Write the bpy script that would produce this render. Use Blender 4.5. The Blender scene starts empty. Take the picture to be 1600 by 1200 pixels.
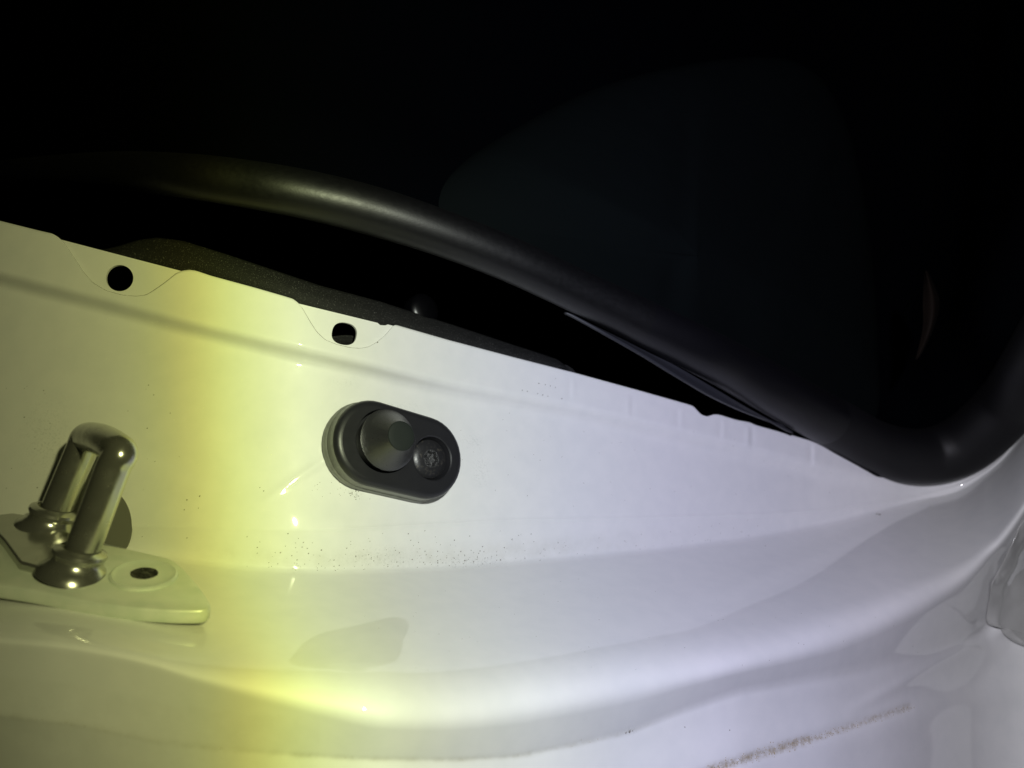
import bpy, bmesh, math, random
import numpy as np
from mathutils import Vector, Matrix, noise
random.seed(7); rng = np.random.default_rng(7)
C = bpy.context.scene.collection
F = 1250.0

# ------------------------------------------------------------------ camera, world, lamp
cam_d = bpy.data.cameras.new("camera"); cam = bpy.data.objects.new("camera", cam_d); C.objects.link(cam)
cam.location = (0, 0, 0); cam.rotation_euler = (math.pi/2, 0, 0)
cam_d.sensor_width = 36; cam_d.lens = 36*F/1600
cam_d.clip_start = 0.005; cam_d.clip_end = 20
cam_d.dof.use_dof = True; cam_d.dof.focus_distance = 0.262; cam_d.dof.aperture_fstop = 11
bpy.context.scene.camera = cam
w = bpy.data.worlds.new("World"); bpy.context.scene.world = w; w.use_nodes = True
w.node_tree.nodes["Background"].inputs[0].default_value = (0.5, 0.55, 0.6, 1)
w.node_tree.nodes["Background"].inputs[1].default_value = 0.0015
vs = bpy.context.scene.view_settings
vs.view_transform = 'Standard'; vs.look = 'None'; vs.exposure = 0; vs.gamma = 1; vs.use_curve_mapping = False
bpy.context.scene.cycles.max_bounces = 6

LAMP = (0.055, -0.010, 0.072)
sd = bpy.data.lights.new("torch_lamp", 'SPOT'); so = bpy.data.objects.new("torch_lamp", sd); C.objects.link(so)
so.location = LAMP; so.rotation_euler = (math.pi/2, 0, 0)
sd.energy = 5.75; sd.spot_size = math.radians(160); sd.spot_blend = 0.3; sd.shadow_soft_size = 0.006
sd.use_nodes = True
# the torch's lens: a beam with a coloured fringe on one side (colour by direction inside the beam)
GOBO = [(-1.2, .08, .08, .035), (-.878, .17, .17, .08), (-.83, .225, .225, .105), (-.75, .275, .275, .12), (-.67, .33, .335, .13),
        (-.635, .37, .38, .12), (-.602, .47, .45, .12), (-.572, .575, .59, .15), (-.545, .61, .675, .215),
        (-.50, .635, .70, .31), (-.454, .62, .675, .39), (-.397, .595, .63, .43), (-.333, .58, .605, .51),
        (-.222, .57, .595, .61), (-.098, .535, .555, .67), (.031, .54, .54, .705), (.16, .55, .545, .71),
        (.29, .64, .62, .76), (.38, .58, .565, .64), (.52, .45, .45, .47), (.9, .25, .25, .26)]
nt = sd.node_tree; N = nt.nodes; Lk = nt.links
em = N["Emission"]
tc = N.new('ShaderNodeTexCoord'); sx = N.new('ShaderNodeSeparateXYZ'); Lk.new(tc.outputs['Normal'], sx.inputs[0])
ab = N.new('ShaderNodeMath'); ab.operation = 'ABSOLUTE'; Lk.new(sx.outputs['Z'], ab.inputs[0])
dv = N.new('ShaderNodeMath'); dv.operation = 'DIVIDE'; Lk.new(sx.outputs['X'], dv.inputs[0]); Lk.new(ab.outputs[0], dv.inputs[1])
mr = N.new('ShaderNodeMapRange'); mr.inputs['From Min'].default_value = -1.2; mr.inputs['From Max'].default_value = 1.2
Lk.new(dv.outputs[0], mr.inputs['Value'])
rp = N.new('ShaderNodeValToRGB'); Lk.new(mr.outputs[0], rp.inputs[0])
els = rp.color_ramp.elements
for i, (u, r, g_, b_) in enumerate(GOBO):
    p = (u+1.2)/2.4
    e = els[0] if i == 0 else els.new(p)
    e.position = p; e.color = (r, g_, b_, 1)
els[-1].position = 1.0; els[-1].color = (.15, .15, .15, 1)
Lk.new(rp.outputs[0], em.inputs['Color']); em.inputs['Strength'].default_value = 1.0

# ------------------------------------------------------------------ helpers
def P(px, py, D): return Vector(((px-800)/F*D, D, (600-py)/F*D))
A_, B_ = .577, .27
def sp_(x, w_): return w_*math.log1p(math.exp(min(60, x/w_)))
def slope_x(ux): return .03*ux + .82*sp_(ux+.26, .035) - .35*sp_(ux+.03, .04) - .1723
def Wd(px, py):
    """depth of the jamb wall on the ray through a pixel"""
    uz = (600-py)/F
    k = 1.0
    if px > 1400: k = 1 - 2.6e-6*(px-1400)**2
    pxx = px - .7*sp_(px-1445, 22)
    return k*.2989/(1-slope_x((pxx-800)/F) - B_*uz)
def wall(px, py, off=0.0):
    return P(px, py, Wd(px, py)-off)
def wall_n(px, py):
    p = wall(px, py); n = (wall(px+2, py)-p).cross(wall(px, py+2)-p).normalized()
    return n if n.y < 0 else -n
def itp(tab, x):
    return float(np.interp(x, [t[0] for t in tab], [t[1] for t in tab]))
def smooth_tab(tab, x0, x1, step=2.0, rad=12):
    """piecewise line, softened"""
    xs = np.arange(x0-rad*4, x1+rad*4+step, step); ys = np.interp(xs, [t[0] for t in tab], [t[1] for t in tab])
    # extend ends linearly
    a, b = tab[0], tab[1]; m = xs < a[0]; ys[m] = a[1]+(xs[m]-a[0])*(b[1]-a[1])/(b[0]-a[0])
    a, b = tab[-1], tab[-2]; m = xs > a[0]; ys[m] = a[1]+(xs[m]-a[0])*(b[1]-a[1])/(b[0]-a[0])
    if rad > 0:
        k = int(rad/step*2); w_ = np.hanning(2*k+3); w_ /= w_.sum(); pad = np.pad(ys, k+1, mode='edge')
        ys = np.convolve(pad, w_, mode='valid')
    return lambda x: float(np.interp(x, xs, ys))

def empty(name, loc, label, cat, group=None):
    o = bpy.data.objects.new(name, None); C.objects.link(o); o.location = loc; o.empty_display_size = .01
    o['label'] = label; o['category'] = cat
    if group: o['group'] = group
    return o
def link(name, me, mat, parent=None, smooth=True):
    ob = bpy.data.objects.new(name, me); C.objects.link(ob)
    if mat: me.materials.append(mat)
    if smooth:
        me.polygons.foreach_set('use_smooth', [True]*len(me.polygons))
    if parent:
        ob.parent = parent
        off = parent.location if parent.type == 'EMPTY' else Vector((0, 0, 0))
        ob.matrix_parent_inverse = Matrix.Translation(-off)
    return ob
def mesh_obj(name, verts, faces, mat, parent=None, smooth=True):
    me = bpy.data.meshes.new(name); me.from_pydata([tuple(v) for v in verts], [], faces); me.update()
    bm = bmesh.new(); bm.from_mesh(me); bmesh.ops.recalc_face_normals(bm, faces=bm.faces); bm.to_mesh(me); bm.free()
    return link(name, me, mat, parent, smooth)
def autosmooth(ob, deg=35):
    me = ob.data
    bm = bmesh.new(); bm.from_mesh(me)
    for e in bm.edges:
        if len(e.link_faces) == 2 and e.calc_face_angle(0) > math.radians(deg): e.smooth = False
    bm.to_mesh(me); bm.free()
def grid_obj(name, rows, mat, parent=None, close_u=False, close_v=False):
    """rows: list of equal length lists of points"""
    nr, nc = len(rows), len(rows[0]); v = [p for r in rows for p in r]; f = []
    for i in range(nr if close_v else nr-1):
        for j in range(nc if close_u else nc-1):
            a = i*nc+j; b = i*nc+(j+1) % nc; c = ((i+1) % nr)*nc+(j+1) % nc; d = ((i+1) % nr)*nc+j
            f.append((a, b, c, d))
    return mesh_obj(name, v, f, mat, parent)
class Frame:
    def __init__(s, o, n, t):
        s.o = Vector(o); s.n = Vector(n).normalized(); t = Vector(t); s.t = (t - t.dot(s.n)*s.n).normalized(); s.s = s.n.cross(s.t)
    def p(s, x, y, z=0): return s.o + s.t*x + s.s*y + s.n*z
    def at(s, px, py, z=0):
        """point of the plane (raised by z) seen on the ray through a pixel"""
        d = P(px, py, 1.0); o = s.o + s.n*z
        return d * (o.dot(s.n)/d.dot(s.n))
def lathe(fr, prof, seg=48, cx=0, cy=0):
    """prof (r,z) list -> rows"""
    return [[fr.p(cx+r*math.cos(2*math.pi*k/seg), cy+r*math.sin(2*math.pi*k/seg), z) for k in range(seg)] for r, z in prof]
def lathe_obj(name, fr, prof, mat, parent, seg=48, cx=0, cy=0):
    rows = lathe(fr, prof, seg, cx, cy)
    ob = grid_obj(name, rows, mat, parent, close_u=True); autosmooth(ob, 40); return ob
def tube_rows(path, rad, seg=16, flat=1.0, up=None):
    n = len(path); rows = []
    up = up or Vector((0, -1, 0)); 
    for i in range(n):
        t = (path[min(i+1, n-1)]-path[max(i-1, 0)]).normalized()
        a = (up - up.dot(t)*t).normalized(); b = t.cross(a)
        r = rad[i] if hasattr(rad, '__len__') else rad
        rows.append([path[i]+a*(r*flat*math.cos(q))+b*(r*math.sin(q)) for q in [2*math.pi*k/seg for k in range(seg)]])
    return rows
def catmull(pts, n):
    out = []; m = len(pts)
    for i in range(m-1):
        p0, p1, p2, p3 = pts[max(i-1, 0)], pts[i], pts[i+1], pts[min(i+2, m-1)]
        for k in range(n):
            t = k/n; out.append(0.5*((2*p1)+(p2-p0)*t+(2*p0-5*p1+4*p2-p3)*t*t+(3*p1-p0-3*p2+p3)*t**3))
    out.append(pts[-1]*1.0); return out

# ------------------------------------------------------------------ materials
def mat(name, col, rough=.5, metal=0, coat=0, coat_r=.03, bump=None, spec=.5, var=None, rvar=None, attr=None, sheen=0):
    m = bpy.data.materials.new(name); m.use_nodes = True; t = m.node_tree; b = t.nodes['Principled BSDF']
    b.inputs['Base Color'].default_value = (*col, 1); b.inputs['Roughness'].default_value = rough
    b.inputs['Metallic'].default_value = metal; b.inputs['Coat Weight'].default_value = coat
    b.inputs['Coat Roughness'].default_value = coat_r; b.inputs['Specular IOR Level'].default_value = spec
    tcn = t.nodes.new('ShaderNodeTexCoord')
    def nz(scale, detail=3, r=.55):
        n = t.nodes.new('ShaderNodeTexNoise'); n.inputs['Scale'].default_value = scale; n.inputs['Detail'].default_value = detail
        n.inputs['Roughness'].default_value = r; t.links.new(tcn.outputs['Object'], n.inputs['Vector']); return n
    last = None
    if var:
        scale, col2, lo, hi = var
        n = nz(scale); mr_ = t.nodes.new('ShaderNodeMapRange'); mr_.inputs['From Min'].default_value = lo; mr_.inputs['From Max'].default_value = hi
        t.links.new(n.outputs['Fac'], mr_.inputs['Value'])
        mx = t.nodes.new('ShaderNodeMix'); mx.data_type = 'RGBA'; t.links.new(mr_.outputs[0], mx.inputs['Factor'])
        mx.inputs['A'].default_value = (*col, 1); mx.inputs['B'].default_value = (*col2, 1)
        last = mx.outputs['Result']; t.links.new(last, b.inputs['Base Color'])
    if attr:
        for aname, acol, sc, lo, hi in attr:
            at_ = t.nodes.new('ShaderNodeAttribute'); at_.attribute_name = aname
            n = nz(sc, 4, .65); mr_ = t.nodes.new('ShaderNodeMapRange'); mr_.inputs['From Min'].default_value = lo; mr_.inputs['From Max'].default_value = hi
            t.links.new(n.outputs['Fac'], mr_.inputs['Value'])
            ml = t.nodes.new('ShaderNodeMath'); ml.operation = 'MULTIPLY'; ml.use_clamp = True
            t.links.new(mr_.outputs[0], ml.inputs[0]); t.links.new(at_.outputs['Fac'], ml.inputs[1])
            mx = t.nodes.new('ShaderNodeMix'); mx.data_type = 'RGBA'; t.links.new(ml.outputs[0], mx.inputs['Factor'])
            if last: t.links.new(last, mx.inputs['A'])
            else: mx.inputs['A'].default_value = (*col, 1)
            mx.inputs['B'].default_value = (*acol, 1); last = mx.outputs['Result']
            t.links.new(last, b.inputs['Base Color'])
    if rvar:
        scale, lo, hi = rvar
        n = nz(scale); mr_ = t.nodes.new('ShaderNodeMapRange'); mr_.inputs['From Min'].default_value = .3; mr_.inputs['From Max'].default_value = .7
        mr_.inputs['To Min'].default_value = lo; mr_.inputs['To Max'].default_value = hi
        t.links.new(n.outputs['Fac'], mr_.inputs['Value']); t.links.new(mr_.outputs[0], b.inputs['Roughness'])
    if bump:
        prev = None
        for scale, dist, st in (bump if isinstance(bump, list) else [bump]):
            n = nz(scale, 2); bp = t.nodes.new('ShaderNodeBump'); bp.inputs['Distance'].default_value = dist; bp.inputs['Strength'].default_value = st
            t.links.new(n.outputs['Fac'], bp.inputs['Height'])
            if prev: t.links.new(prev.outputs[0], bp.inputs['Normal'])
            prev = bp
        t.links.new(prev.outputs[0], b.inputs['Normal'])
    return m
M_paint = mat('white_paint', (.80, .80, .79), rough=.5, coat=1.0, coat_r=.045, spec=.25,
              var=(160, (.76, .765, .76), .35, .75),
              attr=[('grime', (.38, .36, .27), 260, .25, .80), ('brown', (.30, .23, .11), 500, .30, .66), ('scuff', (.42, .43, .42), 1500, .50, .72)],
              bump=[(900, .00002, .5), (90, .00012, .14)])
M_paint_in = mat('white_primer', (.74, .75, .72), rough=.5, coat=.5, coat_r=.1, bump=[(700, .00002, .4)])
M_plastic = mat('grained_black_plastic', (.017, .017, .020), spec=.42, rough=.36, bump=[(3800, .00004, .4)], rvar=(300, .33, .40))
M_plastic_side = mat('lit_side_plastic', (.19, .195, .175), rough=.45, bump=[(2500, .00004, .3)], var=(400, (.13, .13, .12), .35, .75))  # switch sides coloured paler to carry the white wall's reflection
M_boot = mat('grained_button_plastic', (.022, .022, .023), rough=.30, bump=[(4200, .00012, .8)], spec=1.0, rvar=(2600, .27, .34))
M_tip = mat('dull_button_tip', (.012, .016, .014), spec=.3, rough=.7, bump=[(1500, .00004, .3)])
M_screw = mat('black_oxide_screw', (.035, .035, .04), rough=.36, metal=.5, bump=[(1600, .00006, .5)], var=(900, (.12, .11, .10), .55, .75))
M_chrome = mat('plated_steel', (.50, .50, .47), rough=.20, metal=.85, bump=[(260, .00010, .2), (1400, .00002, .3)], rvar=(300, .17, .28))
M_zinc = mat('zinc_plated_plate', (.78, .82, .70), rough=.42, metal=.20, bump=[(900, .00005, .4)], rvar=(250, .33, .5), var=(160, (.68, .75, .62), .4, .7))
M_bead = mat('grimy_joint', (.10, .085, .05), rough=.8)
M_rubber = mat('black_rubber', (.003, .003, .0035), rough=.38, spec=.42, bump=[(1600, .00008, .35), (200, .0001, .2)], rvar=(600, .40, .48))
M_mid = mat('dusty_black_rubber', (.0032, .0032, .0042), rough=.43, spec=.40, bump=[(1600, .00008, .35)])
M_matte = mat('matte_black_rubber', (.0038, .0038, .0045), rough=.54, spec=.30, bump=[(1600, .00008, .35)])
M_lip = mat('rubber_lip', (.022, .023, .028), rough=.5, bump=[(1600, .00006, .4)])
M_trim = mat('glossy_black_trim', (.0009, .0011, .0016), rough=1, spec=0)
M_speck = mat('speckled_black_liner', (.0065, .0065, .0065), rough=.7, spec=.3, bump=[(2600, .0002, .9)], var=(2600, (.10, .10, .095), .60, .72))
M_disc = mat('dull_grey_disc', (.14, .14, .12), rough=.7, bump=[(1200, .00004, .4)])
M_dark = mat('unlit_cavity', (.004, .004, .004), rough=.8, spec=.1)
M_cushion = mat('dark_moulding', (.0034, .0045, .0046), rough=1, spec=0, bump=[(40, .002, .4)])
M_brown = mat('brown_tab', (.006, .0042, .003), rough=.7, spec=.05)
M_film = mat('clear_sealer_film', (.52, .52, .50), rough=.28, coat=.6, coat_r=.08, bump=[(120, .0004, .5)])
M_gritd = mat('dark_grit', (.16, .145, .115), rough=.9)
M_gritl = mat('light_grit', (.85, .85, .75), rough=.3)
M_gritb = mat('brown_grit', (.36, .29, .17), rough=.9)

# ------------------------------------------------------------------ feature lines of the pressed jamb, in pixels
TOP = [(-120, 318), (0, 345), (60, 360), (82, 365), (92, 371), (100, 380), (115, 402), (130, 425), (145, 442), (165, 454), (190, 461), (213, 463), (228, 461),
       (240, 454), (258, 441), (275, 427), (284, 423), (296, 421.5), (306, 423), (330, 431), (400, 450), (445, 463), (458, 467), (467, 474), (474, 484), (484, 502), (495, 519), (508, 531),
       (525, 538), (545, 543), (562, 544.5), (576, 542), (590, 534), (604, 522), (613, 511), (616, 507.5), (620, 508), (700, 531), (800, 557.5), (900, 583), (1000, 610.5), (1076, 632),
       (1084, 635), (1090, 642), (1096, 648), (1105, 651), (1111, 649), (1116, 647.5), (1124, 648), (1150, 656), (1172, 660), (1180, 664), (1230, 678), (1275, 691), (1300, 706), (1340, 728), (1370, 745), (1420, 752),
       (1470, 735), (1530, 690), (1570, 640), (1600, 580), (1700, 420)]
top_f = smooth_tab(TOP, -100, 1690, 1.0, 2)
BACK = [(-120, 318), (0, 348), (90, 373), (285, 424), (465, 474), (590, 504.5), (594, 508), (602, 508.5), (606, 507), (618, 510), (700, 534), (800, 560)]
CR = smooth_tab([(-120, 405), (0, 434), (150, 472), (300, 512), (440, 545), (560, 572), (700, 606), (800, 625), (900, 643), (1000, 666), (1100, 690), (1200, 715), (1300, 740), (1380, 757), (1440, 764), (1500, 752), (1560, 710), (1610, 620), (1700, 480)], -100, 1690, 2, 20)
C2 = smooth_tab([(-120, 815), (0, 822), (200, 822), (300, 823), (450, 829), (560, 825), (680, 818), (800, 812), (1000, 809), (1200, 803), (1300, 796), (1390, 784), (1450, 772), (1510, 756), (1570, 716), (1620, 630), (1700, 500)], -100, 1690, 2, 20)
C3 = smooth_tab([(-120, 836), (0, 844), (150, 858), (300, 878), (400, 890), (520, 894), (700, 888), (900, 872), (1050, 858), (1200, 838), (1300, 818), (1400, 793), (1450, 780), (1510, 760), (1575, 722), (1625, 640), (1700, 520)], -100, 1690, 2, 30)
C5 = smooth_tab([(-120, 985), (0, 996), (100, 1003), (200, 1020), (300, 1046), (400, 1064), (500, 1080), (600, 1094), (680, 1098), (760, 1092), (850, 1078), (950, 1062), (1050, 1046), (1150, 1027), (1250, 1003), (1350, 972), (1450, 930), (1520, 890), (1560, 852), (1600, 796), (1700, 640)], -100, 1690, 2, 30)
C6 = smooth_tab([(-120, 1100), (0, 1118), (120, 1132), (250, 1160), (400, 1176), (560, 1186), (700, 1188), (800, 1183), (900, 1163), (985, 1143), (1060, 1113), (1150, 1082), (1250, 1064), (1350, 1046), (1450, 1014), (1530, 985), (1580, 930), (1620, 860), (1700, 720)], -100, 1690, 2, 16)

BP = Vector((-.0416, .2598, -.0592)); BN = Vector((.145, -.137, .98)).normalized()
def plane_depth(px, py, o, n):
    d = P(px, py, 1.0); return o.dot(n)/d.dot(n)
D5_TAB = [(-120, .178), (0, .179), (300, .180), (600, .182), (900, .212), (1150, .243), (1300, .268), (1400, .291), (1500, .318), (1560, .328), (1620, .336), (1700, .345)]
D5 = smooth_tab(D5_TAB, -100, 1690, 2, 30)

D6 = smooth_tab([(-120, .0), (0, .000), (600, .0045), (1200, .005), (1380, .006), (1480, .011), (1560, .015), (1620, .016), (1700, .016)], -100, 1690, 2, 24)
def d6_add(px): return D6(px)
def column(px):
    """2D control points (y, z/y-independent) of one upright section, as (pixel y, depth, fillet px)"""
    yt, cr, c2, c3, c5, c6 = top_f(px), CR(px), C2(px), C3(px), C5(px), C6(px)
    fade = min(1, max(0, (1440-px)/160.0))
    fl = .0046*fade
    pts = [(yt, Wd(px, yt)-fl, 0)]
    c1a = max(cr-8, yt+1.0); c1b = max(cr+11, c1a+2)
    pts.append((c1a, Wd(px, c1a)-fl, 7 if c1a > yt+8 else .4))
    pts.append((c1b, Wd(px, c1b), 9))
    c2 = max(c2, c1b+4); c3 = max(c3, c2+3)
    pts.append((c2, Wd(px, c2)-.0004*fade, 2.6))
    w3 = Wd(px, c3)+.0030*fade
    pts.append((c3, w3, min(8, .3*(c3-c2)+3)))
    d5 = D5(px)
    r5 = itp([(0, 10), (250, 12), (400, 26), (600, 46), (900, 44), (1200, 36), (1450, 24), (1560, 12), (1700, 8)], px)
    pts.append((c5, d5, r5))
    d6 = d5 + d6_add(px)
    rb = itp([(0, 24), (600, 26), (1150, 40), (1600, 70)], px)
    pts.append((c6, d6, itp([(0, 3), (800, 3), (1100, 8), (1600, 14)], px)))
    kk = itp([(0, -.6), (350, -.3), (750, .7), (1000, 1)], px)
    pts.append((c6+rb, d6-.0014*kk, 20))
    pts.append((1290, d6-.0012*kk-(1290-c6-rb)*.000055*max(1, px/900)*kk, 0))
    return pts
def fillet_path(pts, nseg, nf):
    """pts (py, D, r_px) -> list of (y,z) with rounded corners, constant count"""
    Q = [(D, (600-py)/F*D) for py, D, r in pts]; out = []
    Q = [Vector(q) for q in Q]
    start = Q[0]
    for i in range(1, len(Q)):
        if i < len(Q)-1:
            r = pts[i][2]/F*pts[i][1]
            a = Q[i-1]-Q[i]; b = Q[i+1]-Q[i]
            # several px of screen equal more length on a receding surface: limit by share of each side
            la, lb = a.length, b.length
            pa = r*la/max(1e-9, abs(pts[i-1][0]-pts[i][0])/F*pts[i][1]); pb = r*lb/max(1e-9, abs(pts[i+1][0]-pts[i][0])/F*pts[i][1])
            pa = min(pa, la*.46); pb = min(pb, lb*.46)
            s = Q[i]+a.normalized()*pa; e = Q[i]+b.normalized()*pb
        else:
            s = Q[i]; e = None
        for k in range(nseg[i-1]):
            out.append(start.lerp(s, k/nseg[i-1]))
        if e is None: out.append(s); break
        for k in range(nf):
            t = k/nf; out.append(s*(1-t)**2+Q[i]*2*t*(1-t)+e*t*t)
        start = e
    return out
DENTS = [(893, 607, .00018), (985, 634, -.00022), (1062, 654, .00020), (1128, 671, .00022), (1172, 682, -.00040), (1270, 711, .00040)]
def press(px, py, D):
    """shallow pressings and dents: metres towards the viewer"""
    h = 0.0
    # shallow sunk pad round the switch
    c, s_ = math.cos(math.radians(14)), math.sin(math.radians(14))
    x, y = px-566, py-704; X = (x*c+y*s_)/232; Y = (-x*s_+y*c)/(104)
    if abs(X) < 1.6 and abs(Y) < 1.6:
        d = (abs(X)**3+abs(Y)**2.6)**(1/2.8)
        h -= .0011/(1+math.exp((d-1)*10)) * min(1, max(0, (820-px)/170))
    # raised crease running from the switch down to the left
    ax, ay, bx, by = 416, 779, 512, 716
    t = ((px-ax)*(bx-ax)+(py-ay)*(by-ay))/((bx-ax)**2+(by-ay)**2); tt = min(1, max(0, t))
    dx, dy = px-ax-tt*(bx-ax), py-ay-tt*(by-ay); sd_ = ((px-ax)*(by-ay)-(py-ay)*(bx-ax))/math.hypot(bx-ax, by-ay)
    dist = math.hypot(dx, dy)
    if dist < 60: h += .0005*math.exp(-(dist/6.5)**2)*min(1, .25+tt)
    h += .00022*math.exp(-((py-C2(px)-.5)/2.0)**2)*min(1, max(0, (px-500)/60))
    for qx, qy, a in DENTS:
        u = (px-qx)/5.0; v = (py-qy)/16.0
        if abs(u) < 4 and abs(v) < 2.5: h += a*u*math.exp(-u*u)*math.exp(-v**4)*1.6
    return h
def seg_d(px, py, ax, ay, bx, by):
    t = ((px-ax)*(bx-ax)+(py-ay)*(by-ay))/((bx-ax)**2+(by-ay)**2); t = min(1, max(0, t))
    return math.hypot(px-ax-t*(bx-ax), py-ay-t*(by-ay))

# ------------------------------------------------------------------ the painted jamb
body = empty('car_door_jamb', P(800, 1000, .25), 'glossy white painted car door jamb with a stepped flange, ledge and sill below the black rubber seal', 'car body')
cols = np.arange(-90, 1690.1, 2.0)
nseg = [22, 5, 60, 10, 34, 16, 6, 30]
grid = []; pix = []
for px in cols:
    pts = column(px); yz = fillet_path(pts, nseg, 10)
    col = []; pc = []
    for y, z in yz:
        py = 600 - z/y*F
        h = press(px, py, y) if py < 840 else 0
        if py > 900:
            if px > 1280: h += .0006*math.exp(-(seg_d(px, py, 1330, 1110, 1565, 985)/10)**2)*min(1, (px-1280)/120)
            if px > 1180: h += .0005*math.exp(-(seg_d(px, py, 1300, 1165, 1640, 1060)/22)**2)*min(1, (px-1180)/200)
            h -= .0005*math.exp(-(seg_d(px, py, 1080, 1215, 1420, 1105)/7)**2)
        if px > 1450: h -= .0045*math.exp(-(seg_d(px, py, 1562, 885, 1538, 985)/24)**2)
        col.append(P(px, py, y-h)); pc.append(py)
    grid.append(col); pix.append(pc)
nr = len(grid[0]); nc = len(cols); print('jamb grid', nr, nc)
rows = [[grid[j][i] for j in range(nc)] for i in range(nr)]
jamb = grid_obj('pressed_panel', rows, M_paint, body)
g1 = np.zeros(nr*nc, dtype=np.float32); g2 = g1.copy(); g3 = g1.copy()
for i in range(nr):
    for j in range(nc):
        px, py = cols[j], pix[j][i]
        c3 = C3(px); d = (py-(c3-18))/16
        v = .25*math.exp(-d*d)*min(1, max(0, (px-250)/150))*min(1, max(0, (1150-px)/300)) if abs(d) < 3 else 0
        c6 = C6(px); d6 = abs(py-c6)
        v = max(v, (.50 if px > 450 else .25)*(1+.6*noise.noise(Vector((px*.02, 0, 0))))*math.exp(-(d6/4.5)**2)*(1 if px < 985 else max(.15, .6-(px-985)/200)))
        v += .10 if py > c6-60 and px < 500 else 0
        g1[i*nc+j] = min(1, v)
        a2 = 0
        if py > 1080 and px > 1000:
            d = seg_d(px, py, 1110, 1202, 1262, 1156); a2 = .9*math.exp(-(d/6.5)**2)
            d = seg_d(px, py, 1262, 1158, 1420, 1104); a2 = max(a2, .6*math.exp(-(d/4.5)**2))
        g2[i*nc+j] = a2
        s = 0
        for (x, y, rx, ry, a) in [(554, 770, 9, 7, 1), (740, 690, 16, 9, .6), (752, 735, 12, 22, .55), (1374, 804, 8, 4, 1), (985, 1142, 9, 5, 1), (540, 597, 22, 8, .3),
                                  (75, 690, 40, 60, .5), (735, 880, 60, 8, .6), (600, 870, 60, 16, .5), (595, 636, 60, 6, .6)]:
            q = ((px-x)/rx)**2+((py-y)/ry)**2
            if q < 6: s = max(s, a*math.exp(-q))
        g3[i*nc+j] = s
for nm, arr in (('grime', g1), ('brown', g2), ('scuff', g3)):
    at_ = jamb.data.attributes.new(nm, 'FLOAT', 'POINT'); at_.data.foreach_set('value', arr)
sol = jamb.modifiers.new('sheet', 'SOLIDIFY'); sol.thickness = .0008; sol.offset = -1
# make sure the sheet grows away from the viewer
if jamb.data.polygons[len(jamb.data.polygons)//2].normal.y > 0: jamb.data.flip_normals()

# the second sheet behind the scalloped flange, with its two holes
def flat_with_holes(name, outer, holes, depth_fn, mat_, parent, thick):
    bm = bmesh.new(); es = []
    for lp in [outer]+holes:
        vsx = [bm.verts.new((x, y, 0)) for x, y in lp]
        es += [bm.edges.new((vsx[i], vsx[(i+1) % len(vsx)])) for i in range(len(vsx))]
    bmesh.ops.triangle_fill(bm, edges=es, use_beauty=True)
    for v in bm.verts: v.co = P(v.co.x, v.co.y, depth_fn(v.co.x, v.co.y))
    bmesh.ops.recalc_face_normals(bm, faces=bm.faces)
    if sum(f.normal.y for f in bm.faces) > 0:
        bmesh.ops.reverse_faces(bm, faces=bm.faces)
    me = bpy.data.meshes.new(name); bm.to_mesh(me); bm.free()
    ob = link(name, me, mat_, parent, smooth=False)
    s = ob.modifiers.new('sheet', 'SOLIDIFY'); s.thickness = thick; s.offset = -1
    return ob
outer = [(x, y) for x, y in BACK if x >= -120]
outer2 = []
for x in range(-90, 800, 15): outer2.append((x, itp(BACK, x)))
extra = [p for p in BACK if 585 < p[0] < 620]
outer2 = sorted(set([p for p in outer2 if not 585 < p[0] < 620]+extra))
bottom = [(x, CR(x)-4 if CR(x)-4 > top_f(x)+5 else top_f(x)+5) for x in range(795, -91, -15)]
hole1 = [(187+21.3*math.cos(t)*1.0, 434.5+20.5*math.sin(t)) for t in [2*math.pi*k/48 for k in range(48)]]
def sq(t, e): return math.copysign(abs(t)**e, t)
hole2 = []
for k in range(56):
    t = 2*math.pi*k/56; x = 19.5*sq(math.cos(t), .86); y = 17.3*sq(math.sin(t), .78)
    c, s_ = math.cos(.2), math.sin(.2); hole2.append((538+x*c-y*s_, 521.5+x*s_+y*c))
rear = flat_with_holes('rear_flange', outer2+bottom, [hole1, hole2], lambda x, y: Wd(x, y)-.0046+.0017, M_paint, body, .0008)

for a0, a1_ in ((94, 283), (470, 615)):
    xs = [a0+(a1_-a0)*k/60 for k in range(61)]
    pth = [P(x, top_f(x)+.4, Wd(x, top_f(x))-.0046+.0002) for x in xs]
    grid_obj('joint_bead', tube_rows(pth, [.00005+.00012*math.sin(k/60*3.14)**.3*(.7+.5*random.random()) for k in range(61)], 8), M_bead, body, close_u=True)

# ------------------------------------------------------------------ dark things behind the flange
st_top = [(150, 392), (185, 384), (215, 375), (245, 371), (285, 376), (350, 396), (419, 419), (500, 446), (594, 471), (640, 486), (725, 513), (800, 538), (850, 554), (872, 562), (886, 573), (896, 590)]
rowsS = []
for k in range(14):
    t = k/13; r_ = []
    for i in range(120):
        px = 150+i*(746/119); yt = itp(st_top, px); yb = min(top_f(px), itp(BACK, px) if px < 800 else 9999)+11
        if px > 860: yb = yt+ (yb-yt)*max(.15, (900-px)/40)
        py = yt+(yb-yt)*t; r_.append(P(px, py, Wd(px, py)+.0075-.002*math.sin(t*3.14)))
    rowsS.append(r_)
strip = grid_obj('liner_strip', rowsS, M_speck)
strip['label'] = 'speckled black textured liner strip running behind the white flange edge'; strip['category'] = 'liner'
s = strip.modifiers.new('sheet', 'SOLIDIFY'); s.thickness = .002; s.offset = 1
lit_liner = [[P(x, y+dy-6*math.sin((x-505)/70*3.1416), Wd(x, y)+.005+dy*.0001) for x in np.linspace(505, 575, 16)] for y, dy in [(529, 0), (529, 1.5), (530, 5), (532, 22)]]
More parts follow.
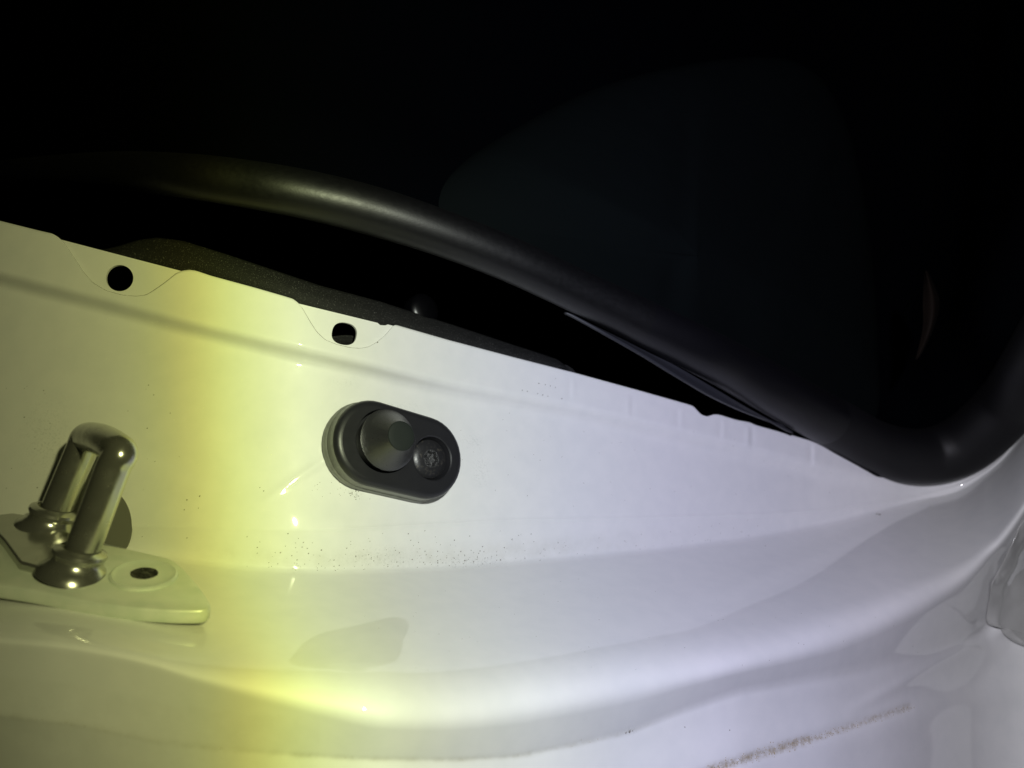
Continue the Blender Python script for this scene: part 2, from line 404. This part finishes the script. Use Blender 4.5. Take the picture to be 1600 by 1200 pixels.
lit_liner = grid_obj('lit_liner_piece', lit_liner, M_speck)  # added piece; its curved top stands in for the flange shadow's edge
lit_liner['label'] = 'speckled black liner piece shaped as its lit part, showing through the lower half of the flattened flange hole'; lit_liner['category'] = 'bracket'
s = lit_liner.modifiers.new('sheet', 'SOLIDIFY'); s.thickness = .001

# small black clip that catches the light
fr = Frame(P(662, 484, .300), wall_n(660, 484), (1, .5, -.25))
clip = lathe_obj('trim_clip', fr, [(.0062, -.004), (.0064, 0), (.0058, .0010), (.0042, .0018), (.0022, .0022), (.00001, .0023)], mat('satin_black_clip', (.0015, .0015, .002), rough=.3, spec=.3), None, 32)
clip['label'] = 'small domed black clip catching a glint above the speckled strip'; clip['category'] = 'clip'

# cavity and dark mouldings
def loft(name, lines, mat_, n=60, m=24, parent=None):
    """lines: list of lists of (px,py,D); smooth loft between them"""
    L = []
    for ln in lines:
        pts = [P(*q) for q in ln]; c = catmull(pts, 12)
        L.append([c[int(round(i*(len(c)-1)/n))] for i in range(n+1)])
    cols_ = []
    for i in range(n+1): cols_.append(catmull([l[i] for l in L], m))
    return grid_obj(name, [[c[k] for c in cols_] for k in range(len(cols_[0]))], mat_, parent)
seal_pts = [(-160, 285, .42, 12), (0, 270, .345, 18), (150, 266, .285, 27), (280, 274, .252, 34), (400, 290, .247, 37), (500, 309, .25, 38), (600, 335, .257, 38), (700, 368, .265, 36), (800, 407, .275, 35), (898, 453, .287, 34),
            (960, 482, .295, 35), (1030, 516, .304, 36), (1089, 545, .314, 37), (1148, 576, .331, 38), (1207, 609, .346, 39), (1262, 640, .361, 39), (1311, 667, .375, 40), (1360, 695, .386, 41), (1408, 711, .391, 43), (1455, 712, .394, 44), (1500, 697, .390, 45),
            (1540, 667, .381, 45), (1576, 628, .370, 45), (1610, 575, .346, 45), (1650, 500, .338, 44), (1720, 370, .33, 44)]
sp = catmull([P(a, b, c) for a, b, c, d in seal_pts], 10)
sr = [v.x for v in catmull([Vector((d/F*c, 0, 0)) for a, b, c, d in seal_pts], 10)]
seal = empty('door_seal', P(900, 451, .287), 'long curved black rubber seal sweeping over the white flange and round the corner', 'rubber seal')
bulb = grid_obj('bulb', tube_rows(sp, sr, 32), M_rubber, seal, close_u=True)
bulb.data.materials.append(M_matte)
bulb.data.materials.append(M_mid)
for p in bulb.data.polygons:
    q = sp[p.index//32]; x_ = q.x/q.y*F+800
    p.material_index = 0 if x_ < 1000 else (2 if x_ < 1290 else 1)
# lip below the bulb
la = [(880, 490, .291), (942, 520, .2975), (1006, 548, .306), (1066, 580, .314), (1125, 613, .327), (1185, 646, .344), (1240, 674, .358)]
lb = [(884, 491, .289), (942, 523, .292), (1000, 556, .300), (1056, 590, .308), (1110, 621, .322), (1165, 646, .339), (1216, 665, .353)]
lip = loft('lip', [la, [(x+(u-x)*.5, y+(v-y)*.5, d-.0016) for (x, y, d), (u, v, e) in zip(la, lb)], lb], M_lip, 60, 8, seal)
s = lip.modifiers.new('sheet', 'SOLIDIFY'); s.thickness = .0012
# black trim sheet inside the seal
trim_low = [(x, y-2, d+.004) for x, y, d, r in seal_pts]
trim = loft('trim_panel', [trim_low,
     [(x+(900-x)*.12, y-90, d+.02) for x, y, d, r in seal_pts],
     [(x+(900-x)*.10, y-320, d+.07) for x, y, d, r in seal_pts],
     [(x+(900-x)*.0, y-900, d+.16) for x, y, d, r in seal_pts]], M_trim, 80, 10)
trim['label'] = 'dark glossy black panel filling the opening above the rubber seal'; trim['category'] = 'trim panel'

yc_ = lambda x: float(np.interp(x, [q[0] for q in seal_pts], [q[1] for q in seal_pts])); dc_ = lambda x: float(np.interp(x, [q[0] for q in seal_pts], [q[2] for q in seal_pts]))
mo_out = [(640, 335), (720, 255), (850, 176), (960, 128), (1100, 97), (1205, 90), (1268, 110), (1312, 170), (1342, 262), (1362, 400), (1372, 540), (1362, 660), (1250, 625), (1100, 545), (900, 450), (740, 385)]
mo_p = catmull([Vector((x, y, 0)) for x, y in mo_out+[mo_out[0]]], 10)[:-1]
ctr = Vector((1090, 400, 0)); rws = []
for r in [1.0, .99, .97, .94, .9, .85, .78, .7, .6, .5, .4, .3, .2, .1, .003]:
    rr = []
    for q in mo_p:
        c = ctr+(q-ctr)*r; up_ = max(0, yc_(c.x)-c.y); h = .030*math.sqrt(max(0, 1-r**2.2))*min(1, up_/160)
        h += .0035*math.exp(-((c.x-(1300-.32*(c.y-200)))/16)**2)*(1 if c.y > 200 else 0)*min(1, (1-r)*5)*min(1, up_/160)
        h -= .0030*math.exp(-((c.x-(1075-.10*(c.y-200)))/18)**2)*min(1, (1-r)*4)
        rr.append(P(c.x, c.y, dc_(c.x)+.002+(.8+.16*min(1, max(0, (950-c.x)/300)))*float(np.interp(up_, [0, 90, 320, 900], [.003, .018, .066, .15]))-h))
    rws.append(rr)
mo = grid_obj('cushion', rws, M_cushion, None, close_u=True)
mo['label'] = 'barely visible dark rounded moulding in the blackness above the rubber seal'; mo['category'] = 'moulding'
tb = loft('fabric_tab', [[(1444, 424, .34), (1442, 470, .335), (1442, 510, .332), (1434, 548, .334), (1430, 562, .338)], [(1447, 423, .336), (1460, 470, .331), (1456, 510, .329), (1441, 548, .333), (1432, 562, .337)], [(1450, 424, .345), (1468, 470, .345), (1460, 510, .342), (1443, 548, .34), (1433, 562, .34)]], M_brown, 30, 8)
tb['label'] = 'tiny dim brown curved tab in the dark near the right side'; tb['category'] = 'tab'
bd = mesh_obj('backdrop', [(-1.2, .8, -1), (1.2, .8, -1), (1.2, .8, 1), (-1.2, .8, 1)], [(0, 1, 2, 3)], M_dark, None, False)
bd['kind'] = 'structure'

# ------------------------------------------------------------------ switch
SB = wall(610, 708); SN = wall_n(610, 708)
t0 = wall(690, 728)-wall(540, 689)
fs = Frame(SB, SN, t0)
if fs.s.z < 0: print('flip')
sw = empty('door_switch', SB, 'oval black plastic door switch with conical push button and recessed screw on the white wall', 'switch')
def stadium(hl, r, seg=20):
    pts = []
    for k in range(seg+1): a = -math.pi/2+math.pi*k/seg; pts.append((hl+r*math.cos(a), r*math.sin(a)))
    for k in range(seg+1): a = math.pi/2+math.pi*k/seg; pts.append((-hl+r*math.cos(a), r*math.sin(a)))
    return pts
HL = .0102; R0 = .0140
def stad_rows(levels): return [[fs.p(x, y, z) for x, y in stadium(HL, r)] for r, z in levels]
ob = grid_obj('gasket', stad_rows([(R0-.003, -.001), (R0+.0003, -.001), (R0+.0006, .0005), (R0+.0005, .0017), (R0, .0021), (R0-.003, .0021)]), M_plastic_side, sw, close_u=True); autosmooth(ob, 50)
ob = grid_obj('housing', stad_rows([(R0-.002, .0020), (R0+.0002, .0022), (R0+.0001, .0062), (R0-.0003, .0072), (R0-.0009, .0078), (R0-.0017, .0081), (R0-.0022, .0082)]), M_plastic_side, sw, close_u=True)
ob.data.materials.append(M_plastic)
for p in ob.data.polygons:
    z = (ob.data.vertices[p.vertices[0]].co-fs.o).dot(fs.n)
    p.material_index = 1 if z > .0060 else 0
SCX, SCY, SR = .0118, -.0002, .0078
BCX, BCY = -.0070, .0012
bm = bmesh.new(); es = []
for lp in [stadium(HL, R0-.0022), [(SCX+SR*math.cos(2*math.pi*k/48), SCY+SR*math.sin(2*math.pi*k/48)) for k in range(48)],
           [(BCX+.0106*math.cos(2*math.pi*k/48), BCY+.0106*math.sin(2*math.pi*k/48)) for k in range(48)]]:
    vv = [bm.verts.new(fs.p(x, y, .0082)) for x, y in lp]; es += [bm.edges.new((vv[i], vv[(i+1) % len(vv)])) for i in range(len(vv))]
bmesh.ops.triangle_fill(bm, edges=es); bmesh.ops.recalc_face_normals(bm, faces=bm.faces)
me = bpy.data.meshes.new('face_plate'); bm.to_mesh(me); bm.free(); link('face_plate', me, M_plastic, sw, False)
lathe_obj('screw_recess', fs, [(SR+.0001, .0082), (SR-.0004, .0078), (SR-.0007, .0058), (SR-.0012, .0048), (.002, .0046)], M_plastic, sw, 48, SCX, SCY)
lathe_obj('button_well', fs, [(.0107, .0082), (.0104, .0079), (.0103, .0045), (.004, .0045)], M_plastic, sw, 48, BCX, BCY)
lathe_obj('button', fs, [(.0088, .0052), (.0090, .0086), (.0098, .0096), (.0101, .0101), (.01005, .0104), (.0096, .0107), (.0084, .0122), (.0066, .0148), (.0054, .0170), (.0048, .0182)], M_boot, sw, 64, BCX, BCY)
lathe_obj('button_tip', fs, [(.0048, .0182), (.0046, .01855), (.0041, .0187), (.0026, .0188), (.00001, .0188)], M_tip, sw, 48, BCX, BCY)
# screw: countersunk pan head with six-lobed socket
scr = empty_s = None
hd = lathe_obj('screw', fs, [(.0064, .0046), (.0067, .0054), (.0066, .0061), (.0058, .0067), (.0044, .0071), (.0031, .0072)], M_screw, sw, 48, SCX, SCY)
def lobe(r, a): return r*(1+.16*math.cos(6*a))
rows_ = []
for k, (rr, z) in enumerate([(.0031, .0072), (.0025, .0072), (.0023, .0069), (.0021, .0058), (.0010, .0054), (.0001, .0054)]):
    rows_.append([fs.p(SCX+(rr if k == 0 else lobe(rr, a))*math.cos(a), SCY+(rr if k == 0 else lobe(rr, a))*math.sin(a), z) for a in [2*math.pi*q/72 for q in range(72)]])
ob = grid_obj('socket', rows_, mat('worn_socket', (.06, .06, .065), rough=.4, metal=.6, bump=[(2500, .0003, 1.0)]), hd, close_u=True); autosmooth(ob, 40)

# ------------------------------------------------------------------ striker on the ledge
def ledge(px, py):
    pts = fillet_path(column(px), nseg, 10); ys = [600-z/y*F for y, z in pts]; ds = [y for y, z in pts]
    # only rows after the wall base
    k = int(np.argmin([abs(v-C3(px)) for v in ys])); return P(px, py, float(np.interp(py, ys[k:], ds[k:])))
q1, q2, q3 = P(70, 830, .219), ledge(325, 966), ledge(150, 978)
q3 = ledge(230, 983); pn = Vector((.15, -.205, .967)).normalized()
if pn.z < 0: pn = -pn
print('plate normal', pn)
TH = .0036
fp = Frame(q3, pn, (1, 0, 0))
SK = empty('door_striker', fp.o, 'plated steel door striker, a round bar loop on a zinc plate, left of the switch', 'striker')
plate_px = [(-60, 905), (0, 914), (60, 924), (120, 936), (180, 946), (240, 952), (290, 954), (318, 953), (328, 948), (328, 942), (318, 925), (300, 903), (283, 885), (266, 873), (240, 866), (200, 857), (150, 848), (100, 838), (50, 828), (0, 818), (-60, 806)]
pp = [fp.at(x, y, TH) for x, y in plate_px]
loc = [((p-fp.o).dot(fp.t), (p-fp.o).dot(fp.s)) for p in pp]
loc = [(v.x, v.y) for v in catmull([Vector((x, y, 0)) for x, y in loc]+[Vector((*loc[0], 0))], 5)[:-1]]
cx = sum(x for x, y in loc)/len(loc); cy = sum(y for x, y in loc)/len(loc)
def shr(d): 
    out = []
    n_ = len(loc)
    for i, (x, y) in enumerate(loc):
        a = Vector(loc[(i+1) % n_])-Vector(loc[i-1]); nrm = Vector((a.y, -a.x)).normalized()
        if nrm.dot(Vector((x-cx, y-cy))) < 0: nrm = -nrm
        out.append((x-nrm.x*d, y-nrm.y*d))
    return out
lev = [(.0005, -.0002), (.0000, .0004), (0, TH-.0006), (.0002, TH-.0002), (.0006, TH)]
rws = [[fp.p(x, y, z) for x, y in shr(d)] for d, z in lev]
nl = len(loc); v = [p for r in rws for p in r]; f = []
for i in range(len(rws)-1):
    for j in range(nl): f.append((i*nl+j, i*nl+(j+1) % nl, (i+1)*nl+(j+1) % nl, (i+1)*nl+j))
f.append(tuple((len(rws)-1)*nl+j for j in range(nl)))
ob = mesh_obj('base_plate', v, f, M_zinc, SK); autosmooth(ob, 50)
# screw in the plate
c = fp.at(225, 900, TH); a_ = fp.at(281, 921, TH); lx, ly = (c-fp.o).dot(fp.t), (c-fp.o).dot(fp.s)
rs = .0080
sc = lathe_obj('screw', fp, [(rs+.0005, TH-.0002), (rs+.0003, TH+.0006), (rs-.0002, TH+.0009), (rs-.0008, TH+.0007), (rs-.0014, TH+.0005), (.0040, TH+.0008), (.0034, TH+.0008)], M_zinc, SK, 56, lx, ly)
rows_ = []
for k, (rr, z) in enumerate([(.0034, TH+.0008), (.0031, TH+.0008), (.0029, TH+.0002), (.0014, TH+.0002), (.0010, TH+.0009), (.0001, TH+.0009)]):
    rows_.append([fp.p(lx+(rr if k == 0 else lobe(rr, a))*math.cos(a), ly+(rr if k == 0 else lobe(rr, a))*math.sin(a), z) for a in [2*math.pi*q/72 for q in range(72)]])
ob = grid_obj('socket', rows_, mat('shaded_socket', (.05, .05, .04), rough=.5, metal=.6), sc, close_u=True)  # shallow socket; the shade of its depth is in the dark colour
# loop
fb = fp.at(116, 894, TH); rb_ = fp.at(76, 826, TH)
ft = P(184, 712, fb.y+.001); rt = P(134, 688, rb_.y+.001)
print('pins', fb, rb_, ft, rt, Wd(76, 826), Wd(134, 688), Wd(200, 857), fp.at(200, 857, TH).y, fp.at(0, 818, TH).y, Wd(0, 818))
def mixp(a, b, t): return a+(b-a)*t
path = [rb_, mixp(rb_, rt, .3), mixp(rb_, rt, .62), mixp(rb_, rt, .90), rt+Vector((.0003, -.0004, .0004)), mixp(rt, ft, .14)+Vector((.0004, 0, .0014)), mixp(rt, ft, .5)+Vector((.0006, 0, .0020)), mixp(rt, ft, .86)+Vector((.0008, 0, .0014)),
        ft+Vector((.0004, .0004, .0003)), mixp(fb, ft, .90), mixp(fb, ft, .62), mixp(fb, ft, .3), fb]
pth = catmull(path, 10)
rad = [.0043]*len(pth)
grid_obj('loop', tube_rows(pth, rad, 28, up=(ft-rt).normalized().cross(Vector((0, 0, 1))).normalized()), M_chrome, SK, close_u=True)
for base, top, k in ((fb, ft, 1.0), (rb_, rt, 1.0)):
    ax = (top-base).normalized(); fr = Frame(base, (ax*.8+pn*.2), (1, 0, 0))
    lathe_obj('collar', fr, [(.0092, -.0012), (.0087, .0004), (.0074, .0016), (.0063, .0026), (.0060, .0036), (.0063, .0042), (.0067, .0050), (.0065, .0058), (.0058, .0062), (.0048, .0066)], M_chrome, SK, 40)
# boss block under the rear pin
blk = [(-30, 812), (20, 806), (60, 812), (110, 838), (100, 880), (60, 892), (30, 884), (6, 850)]
bp_ = [fp.at(x, y+6, TH) for x, y in blk]
vv = [p+pn*.0022 for p in bp_]+bp_; n_ = len(blk)
ob = mesh_obj('boss', vv, [tuple(range(n_))]+[(i, (i+1) % n_, n_+(i+1) % n_, n_+i) for i in range(n_)], M_chrome, SK, False)
bv = ob.modifiers.new('edge', 'BEVEL'); bv.width = .0006; bv.segments = 3

# dark half disc added on the wall behind the loop
pl = empty('dark_half_disc', wall(170, 815), 'dull grey half disc on the wall just behind the striker loop', 'plug')
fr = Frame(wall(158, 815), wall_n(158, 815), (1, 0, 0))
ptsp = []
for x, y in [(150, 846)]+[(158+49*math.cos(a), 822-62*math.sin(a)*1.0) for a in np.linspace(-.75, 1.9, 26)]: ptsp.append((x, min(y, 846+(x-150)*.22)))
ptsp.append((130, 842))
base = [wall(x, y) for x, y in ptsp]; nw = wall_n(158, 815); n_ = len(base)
mesh_obj('pad', [p+nw*.0008 for p in base]+base, [tuple(range(n_))]+[(i, (i+1) % n_, n_+(i+1) % n_, n_+i) for i in range(n_)], M_disc, pl, False)

# ------------------------------------------------------------------ grit lying on the paint
def surf(px, py):
    j = (px-cols[0])/2.0; j0 = int(j)
    if j0 < 0 or j0 >= nc-1: return None
    PC, G = pix[j0], grid[j0]
    if py < PC[0]: return None
    i = int(np.searchsorted(np.array(PC), py)); i = min(max(i, 1), len(PC)-2)
    p = G[i]; G2 = grid[j0+1]
    n = (G[i+1]-G[i]).cross(G2[i]-G[i])
    if n.length < 1e-12: return None
    n.normalize(); n = n if n.dot(p) < 0 else -n
    t = (py-PC[i-1])/max(1e-6, PC[i]-PC[i-1]); return G[i-1].lerp(G[i], min(1, max(0, t))), n
# ------------------------------------------------------------------ peeling film at the right
edge = [(1640, 740), (1612, 792), (1592, 826), (1576, 858), (1560, 892), (1549, 912), (1546, 934), (1542, 972), (1561, 980), (1570, 992), (1588, 1004), (1612, 1012), (1650, 1020)]
def fd(x, y):
    r = surf(min(x, 1680), y)
    return (r[0].y if r else D5(1620))-.0007
fl1 = [(x, y, fd(x, y)) for x, y in edge]
fl2 = [(x+16, y+4, fd(x+16, y+4)-.0022) for x, y in edge]
fl3 = [(x+42, y+12, fd(x+42, y+12)-.0004) for x, y in edge]
fl4 = [(x+190, y+60, fd(x+42, y+12)+.004) for x, y in edge]
film = loft('sealer_film', [fl1, fl2, fl3, fl4], M_film, 96, 10)
for v_ in film.data.vertices:
    q = v_.co*300; v_.co.y += .0009*noise.noise(q*.6)*min(1, max(0, (v_.co.x/v_.co.y*F+800-1560)/30))+.0002*noise.noise(q*1.6)
film['label'] = 'crumpled grey clear sealing film with a jagged edge at the right end of the ledge'; film['category'] = 'film'
s = film.modifiers.new('sheet', 'SOLIDIFY'); s.thickness = .0002

def scatter(name, spots, m_):
    V = []; Fc = []
    for px, py, sz in spots:
        r = surf(px, py)
        if not r: continue
        p, n = r; t = n.orthogonal().normalized(); b = n.cross(t); a0 = random.random()*6.28; el = random.uniform(.5, 1)
        s_px = sz/F*p.y; k0 = len(V)
        for k in range(5):
            a = a0+2*math.pi*k/5; rr = s_px*random.uniform(.6, 1.1)
            V.append(p+t*(rr*math.cos(a))+b*(rr*el*math.sin(a)))
        V.append(p+n*s_px*.6)
        for k in range(5): Fc.append((k0+k, k0+(k+1) % 5, k0+5))
    ob = mesh_obj(name, V, Fc, m_, None, False); ob['kind'] = 'stuff'; return ob
sd_ = []; 
for _ in range(150):
    px = random.uniform(300, 900)*.6+random.gauss(640, 140)*.4; sd_.append((px, C3(px)-random.uniform(4, 62)*random.random()**.5, random.choice([.7, .8, 1, 1.3])))
for _ in range(60): px = random.uniform(650, 1200); sd_.append((px, C3(px)-random.uniform(2, 30), .8))
for _ in range(34): sd_.append((random.gauss(720, 30), random.gauss(C3(720)-14, 5), random.choice([.7, 1, 1.2])))
for _ in range(45): sd_.append((random.uniform(-10, 330), random.uniform(600, 860), random.choice([.8, 1.2])))
for _ in range(50): sd_.append((random.uniform(720, 1400), random.uniform(640, 800), .7))
for _ in range(50): sd_.append((random.uniform(560, 1450), random.uniform(900, 1050), .8))
for _ in range(16): sd_.append((random.gauss(554, 6), random.gauss(770, 4), 1.1))
for _ in range(26): sd_.append((random.gauss(500+60*random.random(), 26), random.gauss(765, 10), .7))
for x, y in [(869, 591.5), (843.5, 599), (853, 601), (860, 603), (868, 605.5), (817, 610), (824.5, 611.5), (841, 615), (848, 617), (856, 619), (879, 623)]: sd_.append((x, y, 1.2))
sd_ += [(984, 1143, 3.0), (979, 1145, 2.2), (988, 1142, 2), (1374, 804, 2.5), (1371, 803, 2), (1140, 1141, 1.4), (1070, 1136, 1.3), (1196, 853, 1.5), (407, 762, 1.3), (413, 767, 1.2), (292, 781, 1.5), (313, 775, 1.5), (550, 540, 1.2), (590, 535, 1.6)]
scatter('dark_grit', sd_, M_gritd)
ll = []
for _ in range(170): ll.append((random.gauss(270, 110), random.uniform(470, 860), random.choice([.5, .6, .8, 1.0])))
for _ in range(40): ll.append((random.uniform(300, 1000), random.uniform(600, 1050), .7))
scatter('light_grit', ll, M_gritl)
bb = []
for _ in range(200):
    t = random.random(); x = 1100+t*165; y = 1206-t*52; s_ = 1-abs(t-.55)
    bb.append((x+random.gauss(0, 5), y+random.gauss(0, 4.2*s_+1), random.uniform(.7, 1.7)))
for _ in range(150):
    t = random.random()**1.3; bb.append((1255+t*170+random.gauss(0, 4), 1160-t*54+random.gauss(0, 3), random.uniform(.5, 1.3)))
for _ in range(30): px = random.uniform(-20, 1000); bb.append((px, C6(px)+random.gauss(0, 1.5), random.uniform(.6, 1.1)))
scatter('brown_grit', bb, M_gritb)
